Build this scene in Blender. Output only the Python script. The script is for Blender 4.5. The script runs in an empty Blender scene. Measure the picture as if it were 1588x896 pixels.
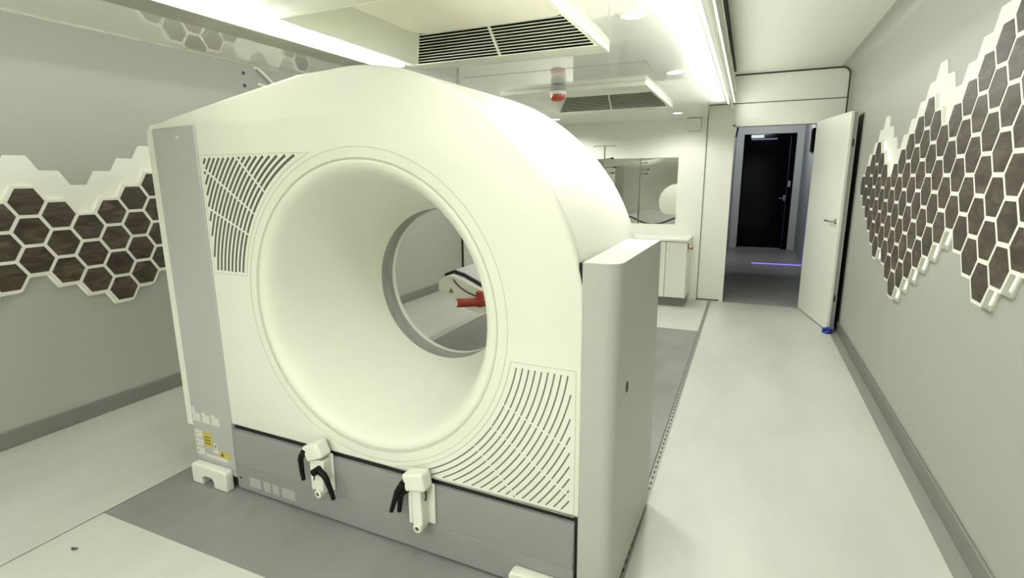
import bpy, bmesh, math, random
from mathutils import Vector, Matrix
from mathutils.geometry import tessellate_polygon
S = bpy.context.scene
COL = S.collection
PI = math.pi
random.seed(4)

# ------------------------------------------------------------------ camera
F_PX, YAW, PITCH, ROLL = 819.257, math.radians(23.8707), math.radians(11.8312), math.radians(-0.47867)
cam_d = bpy.data.cameras.new('camera')
cam_d.sensor_fit = 'HORIZONTAL'
cam_d.sensor_width = 36.0
cam_d.lens = F_PX / 1588 * 36.0
cam_d.clip_start = 0.02
cam = bpy.data.objects.new('camera', cam_d)
COL.objects.link(cam)
fw = Vector((-math.sin(YAW)*math.cos(PITCH), math.cos(YAW)*math.cos(PITCH), -math.sin(PITCH)))
rt = Vector((math.cos(YAW), math.sin(YAW), 0))
up = rt.cross(fw)
r2 = rt*math.cos(ROLL) + up*math.sin(ROLL)
u2 = -rt*math.sin(ROLL) + up*math.cos(ROLL)
M = Matrix((r2, u2, -fw)).transposed().to_4x4()
M.translation = Vector((0, 0, 1.38))
cam.matrix_world = M
S.camera = cam

# ------------------------------------------------------------------ look, world, cove lamps
S.view_settings.view_transform = 'Standard'
S.view_settings.look = 'None'
S.view_settings.gamma = 1.0
S.view_settings.use_curve_mapping = False
S.view_settings.exposure = 0.06
W = bpy.data.worlds.new('world')
S.world = W
W.use_nodes = True
W.node_tree.nodes['Background'].inputs[0].default_value = (0.8, 0.85, 1.0, 1)
W.node_tree.nodes['Background'].inputs[1].default_value = 0.02

LIGHT_COL = (0.985, 1.0, 0.955)
DOWN_W = 44.0        # each ceiling downlight
COVE_W = 34.0        # cove strips along both edges of the dropped ceiling
def area(name, loc, rot, sx, sy, w, col=LIGHT_COL, spread=PI):
    d = bpy.data.lights.new(name, 'AREA')
    d.shape = 'RECTANGLE'; d.size = sx; d.size_y = sy; d.energy = w; d.color = col; d.spread = spread
    o = bpy.data.objects.new(name, d); COL.objects.link(o)
    o.location = loc; o.rotation_euler = rot
    return o
area('cove_lamp_left', (-2.545, 2.5, 2.06), (0, math.radians(95), 0), 0.06, 7.2, COVE_W*0.5)
area('cove_lamp_right', (-0.195, 2.45, 2.07), (0, math.radians(-95), 0), 0.06, 7.3, COVE_W*0.75)
area('ceiling_strip_lamp_left', (-1.795, 0.65, 1.955), (0, math.radians(-122), 0), 0.04, 3.7, 17.0, spread=math.radians(120))
area('ceiling_fill_rear', (-2.20, 4.2, 1.955), (0, math.radians(-115), 0), 0.04, 2.6, 9.0, spread=math.radians(120))  # unseen fill added behind the dome to brighten the rear ceiling
area('ceiling_strip_lamp_right', (-0.235, 1.8, 1.955), (0, math.radians(118), 0), 0.04, 6.4, 15.0, spread=math.radians(130))

# ------------------------------------------------------------------ materials
def mat(name, col, rough=0.5, metal=0.0, spec=0.5, coat=0.0, coat_rough=0.03, var=0.0, scale=3.0,
        bump=0.0, bscale=200.0, emit=None, estr=0.0, stretch=None, rough_var=0.0):
    m = bpy.data.materials.new(name); m.use_nodes = True
    nt = m.node_tree; b = nt.nodes['Principled BSDF']
    c = (col[0], col[1], col[2], 1)
    b.inputs['Base Color'].default_value = c
    b.inputs['Roughness'].default_value = rough
    b.inputs['Metallic'].default_value = metal
    b.inputs['Specular IOR Level'].default_value = spec
    b.inputs['Coat Weight'].default_value = coat
    b.inputs['Coat Roughness'].default_value = coat_rough
    if emit:
        b.inputs['Emission Color'].default_value = (*emit, 1)
        b.inputs['Emission Strength'].default_value = estr
    tc = nt.nodes.new('ShaderNodeTexCoord')
    mp = nt.nodes.new('ShaderNodeMapping')
    if stretch: mp.inputs['Scale'].default_value = stretch
    nt.links.new(tc.outputs['Object'], mp.inputs[0])
    nz = nt.nodes.new('ShaderNodeTexNoise'); nz.inputs['Scale'].default_value = scale; nz.inputs['Detail'].default_value = 6
    nt.links.new(mp.outputs[0], nz.inputs['Vector'])
    v = max(var, 0.012)
    rp = nt.nodes.new('ShaderNodeValToRGB')
    rp.color_ramp.elements[0].position = 0.3; rp.color_ramp.elements[1].position = 0.7
    rp.color_ramp.elements[0].color = (c[0]*(1-v), c[1]*(1-v), c[2]*(1-v), 1)
    rp.color_ramp.elements[1].color = (min(1, c[0]*(1+v)), min(1, c[1]*(1+v)), min(1, c[2]*(1+v)), 1)
    nt.links.new(nz.outputs['Fac'], rp.inputs[0]); nt.links.new(rp.outputs[0], b.inputs['Base Color'])
    if bump:
        n2 = nt.nodes.new('ShaderNodeTexNoise'); n2.inputs['Scale'].default_value = bscale
        nt.links.new(mp.outputs[0], n2.inputs['Vector'])
        bp = nt.nodes.new('ShaderNodeBump'); bp.inputs['Strength'].default_value = bump; bp.inputs['Distance'].default_value = 0.002
        nt.links.new(n2.outputs['Fac'], bp.inputs['Height']); nt.links.new(bp.outputs[0], b.inputs['Normal'])
    return m

WHITE = (0.80, 0.805, 0.705)
M_white = mat('white_moulded_plastic', WHITE, 0.42, spec=0.4, var=0.01)
M_flare = mat('white_bore_plastic', (0.79, 0.795, 0.695), 0.38, spec=0.4)
M_grey = mat('grey_moulded_plastic', (0.285, 0.288, 0.278), 0.4, spec=0.45, var=0.02, bump=0.05, bscale=600)
M_column = mat('pale_grey_column_plastic', (0.44, 0.443, 0.425), 0.4, spec=0.45, bump=0.05, bscale=600)
M_sidegrey = mat('pale_grey_side_plastic', (0.47, 0.475, 0.43), 0.38, spec=0.45, bump=0.05, bscale=600)
M_black = mat('black_rubber_and_shade', (0.008, 0.008, 0.007), 0.6)
M_blackpl = mat('black_lever_plastic', (0.006, 0.005, 0.005), 0.5, spec=0.2)
M_dark = mat('dark_slot', (0.055, 0.055, 0.045), 0.8)
M_slot = mat('shaded_slot', (0.16, 0.16, 0.13), 0.8)
M_slot2 = mat('dark_slot_grey', (0.10, 0.10, 0.085), 0.8)
M_groove = mat('groove_grey', (0.50, 0.51, 0.40), 0.7)
M_wall = mat('grey_wall_laminate', (0.40, 0.41, 0.36), 0.42, spec=0.4, var=0.015, scale=1.2)
M_wallw = mat('white_wall_laminate', (0.83, 0.835, 0.74), 0.35, spec=0.4)
M_ceil = mat('glossy_white_ceiling_panel', (0.88, 0.88, 0.80), 0.35, spec=0.5, coat=1.0, coat_rough=0.0)
M_slceil = mat('side_ceiling_laminate', (0.74, 0.745, 0.65), 0.5)
M_ceil.node_tree.nodes['Principled BSDF'].inputs['Coat IOR'].default_value = 1.7
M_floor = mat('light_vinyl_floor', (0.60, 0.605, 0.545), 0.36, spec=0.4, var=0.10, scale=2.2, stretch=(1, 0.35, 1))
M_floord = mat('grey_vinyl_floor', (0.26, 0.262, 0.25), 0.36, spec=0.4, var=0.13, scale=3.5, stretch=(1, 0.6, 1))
M_floorc = mat('corridor_vinyl_floor', (0.33, 0.335, 0.32), 0.35, spec=0.4, var=0.1, scale=2.2)
M_skirt = mat('grey_skirting', (0.20, 0.20, 0.18), 0.24, spec=0.6, var=0.03)
M_cove = mat('grey_vinyl_cove', (0.29, 0.292, 0.26), 0.4)
M_frame = mat('white_honeycomb_acrylic', (0.83, 0.835, 0.74), 0.4)
M_led = mat('led_backlight', (0.9, 0.9, 0.8), 0.5, emit=(1, 0.985, 0.86), estr=0.75)
M_lamp = mat('lit_downlight', (1, 1, 1), 0.5, emit=(1, 0.99, 0.93), estr=9.0)
M_strip = mat('lit_led_strip', (1, 1, 1), 0.5, emit=(1, 0.99, 0.92), estr=1.3)
M_ac = mat('air_conditioner_white', (0.80, 0.81, 0.70), 0.4)
M_acin = mat('cream_filter', (0.90, 0.87, 0.76), 0.7)
M_alu = mat('brushed_aluminium', (0.36, 0.36, 0.33), 0.5, metal=0.5)
M_strip_grey = mat('grey_ceiling_profile', (0.36, 0.365, 0.31), 0.45)
M_chrome = mat('steel', (0.6, 0.6, 0.57), 0.25, metal=1.0)
M_mylar = mat('bore_window_film', (0.30, 0.30, 0.275), 0.45, spec=0.35, var=0.18, scale=9, stretch=(1, 6, 1))
M_red = mat('red_painted_bracket', (0.30, 0.035, 0.015), 0.45, var=0.05)
M_redlens = mat('red_lens', (0.42, 0.07, 0.03), 0.25)
M_beacon = mat('beacon_grey', (0.38, 0.39, 0.34), 0.3)
M_label = mat('white_sticker', (0.68, 0.68, 0.60), 0.45)
M_glabel = mat('pale_grey_sticker', (0.44, 0.44, 0.41), 0.45)
M_ylabel = mat('yellow_sticker', (0.55, 0.46, 0.07), 0.45)
M_ink = mat('dark_print', (0.05, 0.05, 0.045), 0.6)
M_copper = mat('copper_knob', (0.45, 0.16, 0.06), 0.35, metal=0.6)
M_blue = mat('blue_plastic_film', (0.008, 0.03, 0.30), 0.4)
M_door = mat('white_door_laminate', (0.82, 0.825, 0.73), 0.4)
M_dglass = mat('black_door_glass', (0.002, 0.002, 0.004), 0.12, spec=0.08)
M_violet = mat('violet_led', (0.3, 0.25, 1.0), 0.5, emit=(0.25, 0.17, 1.0), estr=1.6)
M_exit = mat('lit_sign_white', (0.8, 0.85, 0.8), 0.5, emit=(0.8, 0.9, 0.8), estr=0.5)
M_corr = mat('corridor_wall_grey', (0.46, 0.47, 0.48), 0.5)
M_pad = mat('grey_couch_pad', (0.42, 0.425, 0.40), 0.55)
M_counter = mat('white_worktop', (0.78, 0.785, 0.70), 0.25)

def tile_mat(name, c0, c1, c2, rough):
    m = bpy.data.materials.new(name); m.use_nodes = True
    nt = m.node_tree; b = nt.nodes['Principled BSDF']
    tc = nt.nodes.new('ShaderNodeTexCoord'); oi = nt.nodes.new('ShaderNodeObjectInfo')
    ad = nt.nodes.new('ShaderNodeVectorMath'); ad.operation = 'MULTIPLY_ADD'
    cx = nt.nodes.new('ShaderNodeCombineXYZ')
    for i in range(3): nt.links.new(oi.outputs['Random'], cx.inputs[i])
    ad.inputs[1].default_value = (31, 17, 23)
    nt.links.new(cx.outputs[0], ad.inputs[0]); nt.links.new(tc.outputs['Object'], ad.inputs[2])
    mp = nt.nodes.new('ShaderNodeMapping'); mp.inputs['Rotation'].default_value = (0.6, 0, 0); mp.inputs['Scale'].default_value = (1, 4, 14)
    nt.links.new(ad.outputs[0], mp.inputs[0])
    nz = nt.nodes.new('ShaderNodeTexNoise'); nz.inputs['Scale'].default_value = 1.6; nz.inputs['Detail'].default_value = 7; nz.inputs['Distortion'].default_value = 1.4
    nt.links.new(mp.outputs[0], nz.inputs['Vector'])
    rp = nt.nodes.new('ShaderNodeValToRGB'); e = rp.color_ramp.elements
    e[0].position = 0.32; e[0].color = (*c0, 1); e[1].position = 0.72; e[1].color = (*c2, 1)
    k = e.new(0.52); k.color = (*c1, 1)
    nt.links.new(nz.outputs['Fac'], rp.inputs[0]); nt.links.new(rp.outputs[0], b.inputs['Base Color'])
    b.inputs['Roughness'].default_value = rough; b.inputs['Specular IOR Level'].default_value = 0.5
    return m
M_tile = tile_mat('dark_walnut_tile', (0.030, 0.021, 0.014), (0.062, 0.046, 0.033), (0.12, 0.093, 0.07), 0.42)

def glass_mirror(name):
    m = bpy.data.materials.new(name); m.use_nodes = True
    nt = m.node_tree; nt.nodes.remove(nt.nodes['Principled BSDF'])
    g = nt.nodes.new('ShaderNodeBsdfGlossy'); g.inputs['Roughness'].default_value = 0.015; g.inputs['Color'].default_value = (0.92, 0.93, 0.89, 1)
    t = nt.nodes.new('ShaderNodeBsdfTransparent'); t.inputs['Color'].default_value = (0.55, 0.56, 0.54, 1)
    mx = nt.nodes.new('ShaderNodeMixShader'); mx.inputs[0].default_value = 0.62
    nt.links.new(t.outputs[0], mx.inputs[1]); nt.links.new(g.outputs[0], mx.inputs[2])
    nt.links.new(mx.outputs[0], nt.nodes['Material Output'].inputs[0])
    return m
M_glass = glass_mirror('coated_window_glass')

# ------------------------------------------------------------------ helpers
def tag(o, label=None, cat=None, group=None, kind=None):
    if label: o['label'] = label
    if cat: o['category'] = cat
    if group: o['group'] = group
    if kind: o['kind'] = kind
    return o
def empty(name, loc, label, cat, group=None, rz=0):
    o = bpy.data.objects.new(name, None); COL.objects.link(o)
    o.location = loc; o.rotation_euler = (0, 0, rz); o.empty_display_size = 0.1
    return tag(o, label, cat, group)
def obj(name, bm, m, parent=None, smooth=None, bevel=0.0, bseg=2, off=None):
    if off is not None: bmesh.ops.translate(bm, vec=off, verts=bm.verts)
    bmesh.ops.recalc_face_normals(bm, faces=bm.faces)
    me = bpy.data.meshes.new(name); bm.to_mesh(me); bm.free()
    me.materials.append(m)
    o = bpy.data.objects.new(name, me); COL.objects.link(o)
    if parent: o.parent = parent
    if smooth is not None:
        for p in me.polygons: p.use_smooth = True
        me.set_sharp_from_angle(angle=math.radians(smooth))
    if bevel:
        b = o.modifiers.new('bevel', 'BEVEL'); b.width = bevel; b.segments = bseg; b.limit_method = 'ANGLE'; b.angle_limit = math.radians(40)
        for p in me.polygons: p.use_smooth = True
        me.set_sharp_from_angle(angle=math.radians(60))
        b.harden_normals = False
    return o
def box(bm, x0, x1, y0, y1, z0, z1, mtx=None):
    vs = [bm.verts.new((x, y, z)) for z in (z0, z1) for y in (y0, y1) for x in (x0, x1)]
    if mtx:
        for v in vs: v.co = mtx @ v.co
    for f in ((0,1,3,2),(4,6,7,5),(0,4,5,1),(2,3,7,6),(0,2,6,4),(1,5,7,3)): bm.faces.new([vs[i] for i in f])
    return bm
def BX(*a): return box(bmesh.new(), *a)
def struct(name, bm, m, **k): return tag(obj(name, bm, m, **k), kind='structure')
XZ = lambda u, v, w: (u, w, v)      # plate in the XZ plane, depth along +Y
YZ = lambda u, v, w: (w, u, v)
XY = lambda u, v, w: (u, v, w)
def plate(bm, loops, w0, w1, ax):
    """polygon with holes (2-D loops) extruded from depth w0 to w1"""
    tri = tessellate_polygon([[Vector((p[0], p[1], 0)) for p in L] for L in loops])
    flat = [p for L in loops for p in L]
    a = [bm.verts.new(ax(p[0], p[1], w0)) for p in flat]
    b = [bm.verts.new(ax(p[0], p[1], w1)) for p in flat]
    for t in tri:
        try:
            bm.faces.new([a[i] for i in t]); bm.faces.new([b[i] for i in reversed(t)])
        except ValueError: pass
    i0 = 0
    for L in loops:
        n = len(L)
        for i in range(n):
            j = (i+1) % n
            bm.faces.new((a[i0+i], a[i0+j], b[i0+j], b[i0+i]))
        i0 += n
    return bm
def loft(bm, rings, closed=True, cap0=False, cap1=False):
    R = [[bm.verts.new(p) for p in r] for r in rings]
    n = len(R[0])
    for a, b in zip(R, R[1:]):
        for i in range(n if closed else n-1):
            j = (i+1) % n
            bm.faces.new((a[i], a[j], b[j], b[i]))
    if cap0: bm.faces.new(R[0])
    if cap1: bm.faces.new(list(reversed(R[-1])))
    return bm
def circ(r, n, cx=0, cy=0, a0=0): return [(cx+r*math.cos(a0+2*PI*i/n), cy+r*math.sin(a0+2*PI*i/n)) for i in range(n)]
def lathe(bm, prof, n, mtx, cap0=False, cap1=False):
    """profile of (r, h) turned about the local Z axis of mtx"""
    rings = [[mtx @ Vector((r*math.cos(2*PI*i/n), r*math.sin(2*PI*i/n), h)) for i in range(n)] for r, h in prof]
    return loft(bm, rings, True, cap0, cap1)
def axis_m(loc, d):
    d = Vector(d).normalized()
    q = Vector((0, 0, 1)).rotation_difference(d)
    return Matrix.Translation(loc) @ q.to_matrix().to_4x4()
def cyl(bm, loc, d, r, h, n=20, r1=None): return lathe(bm, [(r, 0), (r if r1 is None else r1, h)], n, axis_m(loc, d), True, True)
def tube(bm, pts, rad, n=10):
    pts = [Vector(p) for p in pts]
    if not isinstance(rad, (list, tuple)): rad = [rad]*len(pts)
    rings = []; ref = None
    for i, p in enumerate(pts):
        t = ((pts[min(i+1, len(pts)-1)]-p).normalized() + (p-pts[max(i-1, 0)]).normalized()).normalized()
        if ref is None: ref = t.orthogonal().normalized()
        ref = (ref - t*ref.dot(t)).normalized(); s = t.cross(ref)
        rings.append([p + (ref*math.cos(2*PI*k/n) + s*math.sin(2*PI*k/n))*rad[i] for k in range(n)])
    return loft(bm, rings, True, True, True)
def inset(loop, d):
    """shrink a counter-clockwise loop by d"""
    n = len(loop); out = []
    for i in range(n):
        p0, p1, p2 = Vector(loop[i-1]), Vector(loop[i]), Vector(loop[(i+1) % n])
        e1 = (p1-p0).normalized(); e2 = (p2-p1).normalized()
        n1 = Vector((-e1.y, e1.x)); n2 = Vector((-e2.y, e2.x))
        b = (n1+n2); b = b/max(0.3, b.dot(n1))
        q = p1 + b*d; out.append((q.x, q.y))
    return out

# ================================================================== THE ROOM
# floors (the trailer floor in the middle, slide-out floors at both sides)
YB, YF = 6.25, -1.4
XL, XR, XS0, XS1 = -3.49, 0.83, -2.41, -0.31
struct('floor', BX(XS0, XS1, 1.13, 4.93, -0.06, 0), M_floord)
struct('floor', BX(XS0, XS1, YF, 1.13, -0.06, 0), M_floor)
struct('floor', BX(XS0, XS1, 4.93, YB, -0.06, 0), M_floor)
struct('floor', BX(XL-0.1, XS0-0.008, YF, YB, -0.06, 0), M_floor)
struct('floor', BX(XS1+0.004, XR+0.1, YF, YB, -0.06, 0), M_floor)
struct('floor', BX(-0.9, 1.4, YB, 11.5, -0.06, 0), M_floorc)
struct('trim_1', BX(XS0-0.008, XS0, YF, YB, -0.05, -0.003), M_black)
# perforated metal strip on the right floor joint
bm = bmesh.new(); box(bm, XS1-0.012, XS1+0.012, YF, 6.2, 0.0, 0.004)
st = struct('trim_2', bm, M_alu)
bm = bmesh.new()
y = 0.6
while y < 6.1:
    box(bm, XS1-0.004, XS1+0.004, y, y+0.022, 0.0035, 0.0046); y += 0.05
box(bm, XS1-0.017, XS1-0.012, YF, 6.2, 0, 0.0035)
o = obj('slots', bm, M_ink, parent=st)
# walls
struct('wall_left', BX(XL-0.1, XL, YF, YB, -0.05, 2.46), M_wall)
rp = [(XR, -0.05)] + [(XR-0.1+0.1*math.cos(a), 2.31+0.1*math.sin(a)) for a in [i*PI/16 for i in range(9)]] + [(XR-0.1, 2.52), (XR+0.1, 2.52), (XR+0.1, -0.05)]
struct('wall_right', plate(bmesh.new(), [rp], YF, YB, XZ), M_wall, smooth=30)
struct('wall_front', BX(XL-0.1, XR+0.1, YF-0.1, YF, -0.05, 2.5), M_wallw)
# back wall with the control window and the doorway cut out
WX0, WX1, WZ0, WZ1 = -1.97, -0.736, 0.853, 1.592
DX0, DX1, DZ = -0.20, 0.66, 1.912
bw = [(XL-0.1, -0.05), (DX0, -0.05), (DX0, DZ), (DX1, DZ), (DX1, -0.05), (XR+0.1, -0.05), (XR+0.1, 2.5), (XL-0.1, 2.5)]
win = [(WX0, WZ0), (WX0, WZ1), (WX1, WZ1), (WX1, WZ0)]
struct('wall_back', plate(bmesh.new(), [bw, win], YB, YB+0.1, XZ), M_wallw)
wn = struct('window_1', BX(WX0, WX1, YB+0.006, YB+0.014, WZ0, WZ1), M_glass)
# control room behind the glass
M_ctrl = mat('control_room_grey', (0.22, 0.225, 0.21), 0.6)
bm = bmesh.new()
box(bm, -3.2, -0.95, 8.6, 8.65, -0.05, 2.4); box(bm, -3.25, -3.2, YB+0.1, 8.65, -0.05, 2.4)
box(bm, -3.2, -0.95, YB+0.1, 8.6, -0.08, -0.05); box(bm, -3.2, -0.95, YB+0.1, 8.6, 2.4, 2.45)
struct('wall_control', bm, M_ctrl)
# ceilings
CZ = 2.0
AC = [(-1.655, -0.685, 1.60, 2.525), (-1.655, -0.685, 3.86, 4.86)]
CX0, CX1 = -2.53, -0.22
cl = [(CX0, YF), (CX1, YF), (CX1, 5.17), (-0.372, 5.17), (-0.457, YB), (CX0, YB)]
holes = [[(a, c-0.035), (a, d+0.035), (b, d+0.035), (b, c-0.035)] for a, b, c, d in AC]
struct('ceiling', plate(bmesh.new(), [cl]+holes, CZ, 2.43, XY), M_ceil)
struct('ceiling', BX(CX1-0.2, XR-0.1, YF, YB, 2.41, 2.5), M_slceil)
struct('ceiling', BX(XL-0.1, CX0+0.2, YF, YB, 2.41, 2.5), M_slceil)
# panel joints in the glossy ceiling
bm = bmesh.new()
box(bm, -1.70, -0.57, 3.105, 3.112, CZ-0.0012, CZ+0.001); box(bm, -0.573, -0.567, 3.105, 3.80, CZ-0.0012, CZ+0.001)
struct('trim_3', bm, M_strip_grey)
# right edge of the dropped ceiling: lit strip, two ribs and the rubber joint
bm = bmesh.new(); box(bm, CX1-0.002, CX1+0.006, YF, 5.17, 1.994, 2.016)
struct('trim_4', bm, M_strip)
bm = bmesh.new()
box(bm, CX1, CX1+0.03, YF, 5.95, 2.10, 2.115); box(bm, CX1, CX1+0.035, YF, 5.95, 2.2, 2.215); box(bm, CX1, CX1+0.02, YF, 5.95, 2.035, 2.06)
struct('trim_5', bm, M_wallw)
struct('trim_6', BX(CX1, CX1+0.02, YF, 6.0, 2.395, 2.41), M_dark)
# left: grey ceiling profile and the lit strip beside it
struct('trim_7', BX(-2.085, -1.935, YF, 2.80, 1.990, 2.001), M_strip_grey)
struct('trim_8', BX(-1.930, -1.800, YF, 2.62, 1.990, 2.001), M_strip)
struct('trim_9', BX(CX0-0.012, CX0+0.004, YF, 6.2, 1.992, 2.02), M_wallw)
# skirtings, coved vinyl, rubber seals, black shade panel
struct('baseboard_left', BX(XL, XL+0.012, YF, YB, 0, 0.095), M_skirt, bevel=0.004)
struct('baseboard_right', BX(XR-0.012, XR, YF, 5.40, 0.0, 0.093), M_skirt, bevel=0.004)
struct('trim_10', BX(0.757, XR-0.012, YF, 5.40, 0.0, 0.003), M_cove)
bm = bmesh.new()
box(bm, -0.458, -0.451, YB-0.006, YB, 0, 2.14); box(bm, -0.458, 0.82, YB-0.006, YB, 2.118, 2.125)
path = [(-0.21, 2.402), (0.74, 2.402)] + [(0.74+0.07*math.sin(a), 2.332+0.07*math.cos(a)) for a in [i*PI/12 for i in range(1, 7)]] + [(0.81, 1.95)]
tube(bm, [(x, YB-0.004, z) for x, z in path], 0.007, 6)
struct('trim_11', bm, M_dark)
struct('trim_12', BX(-2.186, -2.180, YB-0.003, YB, 0.0, CZ), M_strip_grey)
struct('trim_13', BX(XL, XL+0.012, YB-0.035, YB, 0.0, 2.4), M_black)
struct('shade_panel', BX(XR-0.006, XR+0.001, 5.39, YB-0.002, 0.0, 1.88), M_black, bevel=0.002)  # black sheet in place of the deep shade behind the open door
struct('trim_14', BX(DX0-0.26, DX0-0.02, YB-0.012, YB, 0.012, 0.02), M_dark)
# doorway lining
bm = bmesh.new()
box(bm, DX0-0.001, DX0+0.02, YB-0.012, YB+0.12, 0, DZ); box(bm, DX1-0.02, DX1+0.001, YB-0.012, YB+0.12, 0, DZ); box(bm, DX0, DX1, YB-0.012, YB+0.12, DZ-0.02, DZ+0.012)
struct('trim_15', bm, M_door)

# ------------------------------------------------------------------ corridor beyond the doorway
struct('wall_corridor_right', BX(0.86, 0.96, YB+0.1, 11.5, -0.05, 2.5), M_corr)
struct('wall_corridor_left', plate(bmesh.new(), [[(YB+0.1, -0.05), (8.2, -0.05), (8.2, 2.05), (9.5, 2.05), (9.5, -0.05), (11.5, -0.05), (11.5, 2.5), (YB+0.1, 2.5)]], -0.38, -0.28, YZ), M_corr)
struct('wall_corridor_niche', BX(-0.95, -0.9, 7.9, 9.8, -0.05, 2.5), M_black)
struct('ceiling', BX(-0.95, 0.96, YB+0.1, 11.5, 2.42, 2.5), M_corr)
EX0, EX1, EZ = -0.150, 0.742, 2.155
ew = [(-0.9, -0.05), (EX0, -0.05), (EX0, EZ), (EX1, EZ), (EX1, -0.05), (1.0, -0.05), (1.0, 2.5), (-0.9, 2.5)]
struct('wall_corridor_end', plate(bmesh.new(), [ew], 11.3, 11.4, XZ), mat('white_door_surround', (0.74, 0.745, 0.70), 0.45))
bm = bmesh.new(); box(bm, EX0, EX1, 11.33, 11.37, 0.0, EZ)
d2 = struct('door_2', bm, M_dglass)
bm = bmesh.new(); box(bm, EX0+0.02, 0.64, 11.322, 11.33, 0.0, 0.025); obj('threshold', bm, M_alu, parent=d2)
bm = bmesh.new(); box(bm, 0.645, 0.652, 11.324, 11.33, 0.05, 2.09); obj('door_edge', bm, mat('violet_grey_door_edge', (0.10, 0.09, 0.25), 0.4), parent=d2)
bm = bmesh.new(); box(bm, 0.66, 0.705, 11.31, 11.33, 1.18, 1.29); obj('lock_plate', bm, M_corr, parent=d2, bevel=0.004)
bm = bmesh.new(); box(bm, 0.60, 0.64, 11.318, 11.33, 0.92, 1.03); tube(bm, [(0.62, 11.32, 0.97), (0.62, 11.28, 0.97), (0.53, 11.28, 0.97)], 0.008, 8); obj('handle', bm, M_alu, parent=d2)
ob = obj('exit_light', plate(bmesh.new(), [[(-0.03, 2.085), (0.19, 2.085), (0.19, 2.14), (-0.03, 2.14)]], 11.29, 11.325, XZ), M_exit, bevel=0.004)
tag(ob, 'small lit white sign box at the top of the black door down the corridor', 'sign')
ob = obj('door_closer', plate(bmesh.new(), [[(-0.02, 2.045), (0.42, 2.045), (0.42, 2.072), (-0.02, 2.072)]], 11.28, 11.325, XZ), mat('closer_violet_grey', (0.30, 0.28, 0.55), 0.4), bevel=0.004)
tag(ob, 'slim violet-grey door closer bar across the top of the black corridor door', 'door closer')
# violet light strips
ob = obj('led_strip', BX(0.13, 0.85, 9.33, 9.350, 0.0, 0.008), M_violet); tag(ob, 'violet light strip lying across the dark corridor floor', 'light strip')
ob = obj('led_strip', BX(0.850, 0.86, 9.34, 9.355, 0.012, 0.95), mat('dim_violet_led', (0.3, 0.25, 0.9), 0.5, emit=(0.25, 0.18, 1.0), estr=0.55)); tag(ob, 'upright violet light strip on the right corridor wall', 'light strip')
ob = empty('wall_control_box', (0.86, 9.3, 1.9), 'small black control box high on the right corridor wall', 'control box')
obj('housing', BX(-0.06, 0, -0.12, 0.12, -0.17, 0.17), M_black, parent=ob, bevel=0.01)
obj('display', BX(-0.064, -0.058, -0.07, 0.07, 0.02, 0.12), M_ink, parent=ob)
obj('cable_gland', cyl(bmesh.new(), (-0.03, 0, -0.20), (0, 0, 1), 0.012, 0.04), M_corr, parent=ob)
ob = empty('hinge_bracket', (-0.26, 8.6, 2.1), 'white metal bracket above the dark opening on the left corridor wall', 'bracket')
bm = bmesh.new(); box(bm, -0.02, 0.02, -0.05, 0.05, -0.02, 0.18); obj('mount', bm, M_door, parent=ob, bevel=0.005)
bm = bmesh.new(); tube(bm, [(0.02, 0, 0.1), (0.06, 0, 0.0), (0.03, 0.05, -0.16)], 0.012, 8); obj('arm', bm, M_alu, parent=ob)

cl_ = empty('corridor_fill', (0.25, 9.6, 2.42), 'unseen round lamp added on the corridor ceiling to brighten the end wall', 'ceiling light')
obj('diffuser', lathe(bmesh.new(), [(0.09, 0), (0.085, -0.03), (0.0, -0.035)], 24, Matrix.Identity(4)), M_exit, parent=cl_)
d = bpy.data.lights.new('corridor_fill_bulb', 'SPOT'); d.energy = 45; d.color = (0.93, 0.97, 1.0); d.spot_size = math.radians(165); d.shadow_soft_size = 0.08  # added out of view above the door header to brighten the corridor
o = bpy.data.objects.new('corridor_fill_bulb', d); COL.objects.link(o); o.parent = cl_; o.location = (0, 0, -0.05); o.rotation_euler = (math.radians(50), 0, 0)
# open room door (hinged at the doorway's right jamb, swung towards the camera)
H0, H1 = Vector((0.568, 6.23, 0)), Vector((0.736, 5.350, 0))
dv = (H1-H0); dl = dv.length; ang = math.atan2(dv.y, dv.x)
d1 = bpy.data.objects.new('door_1', None); COL.objects.link(d1); d1.location = H0; d1.rotation_euler = (0, 0, ang); tag(d1, kind='structure')
obj('door_leaf', BX(0, dl, 0.0, 0.056, 0.012, 1.905), M_door, parent=d1, bevel=0.003)
obj('edge_strip', BX(dl, dl+0.002, 0.022, 0.050, 0.02, 1.90), M_alu, parent=d1)
for s, nm in ((-1, 'handle'), (1, 'handle')):
    yy = 0.0 if s < 0 else 0.056
    bm = bmesh.new(); cyl(bm, (dl-0.07, yy, 0.985), (0, s, 0), 0.024, 0.008, 20)
    tube(bm, [(dl-0.07, yy, 0.985), (dl-0.07, yy+s*0.045, 0.985), (dl-0.085, yy+s*0.05, 0.985), (dl-0.20, yy+s*0.05, 0.985)], [0.009, 0.009, 0.009, 0.008], 10)
    obj(nm, bm, M_chrome, parent=d1, smooth=40)
for z in (0.28, 1.62):
    bm = bmesh.new(); box(bm, dl+0.0005, dl+0.004, 0.028, 0.044, z, z+0.06); obj('latch', bm, M_dark, parent=d1)
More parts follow.
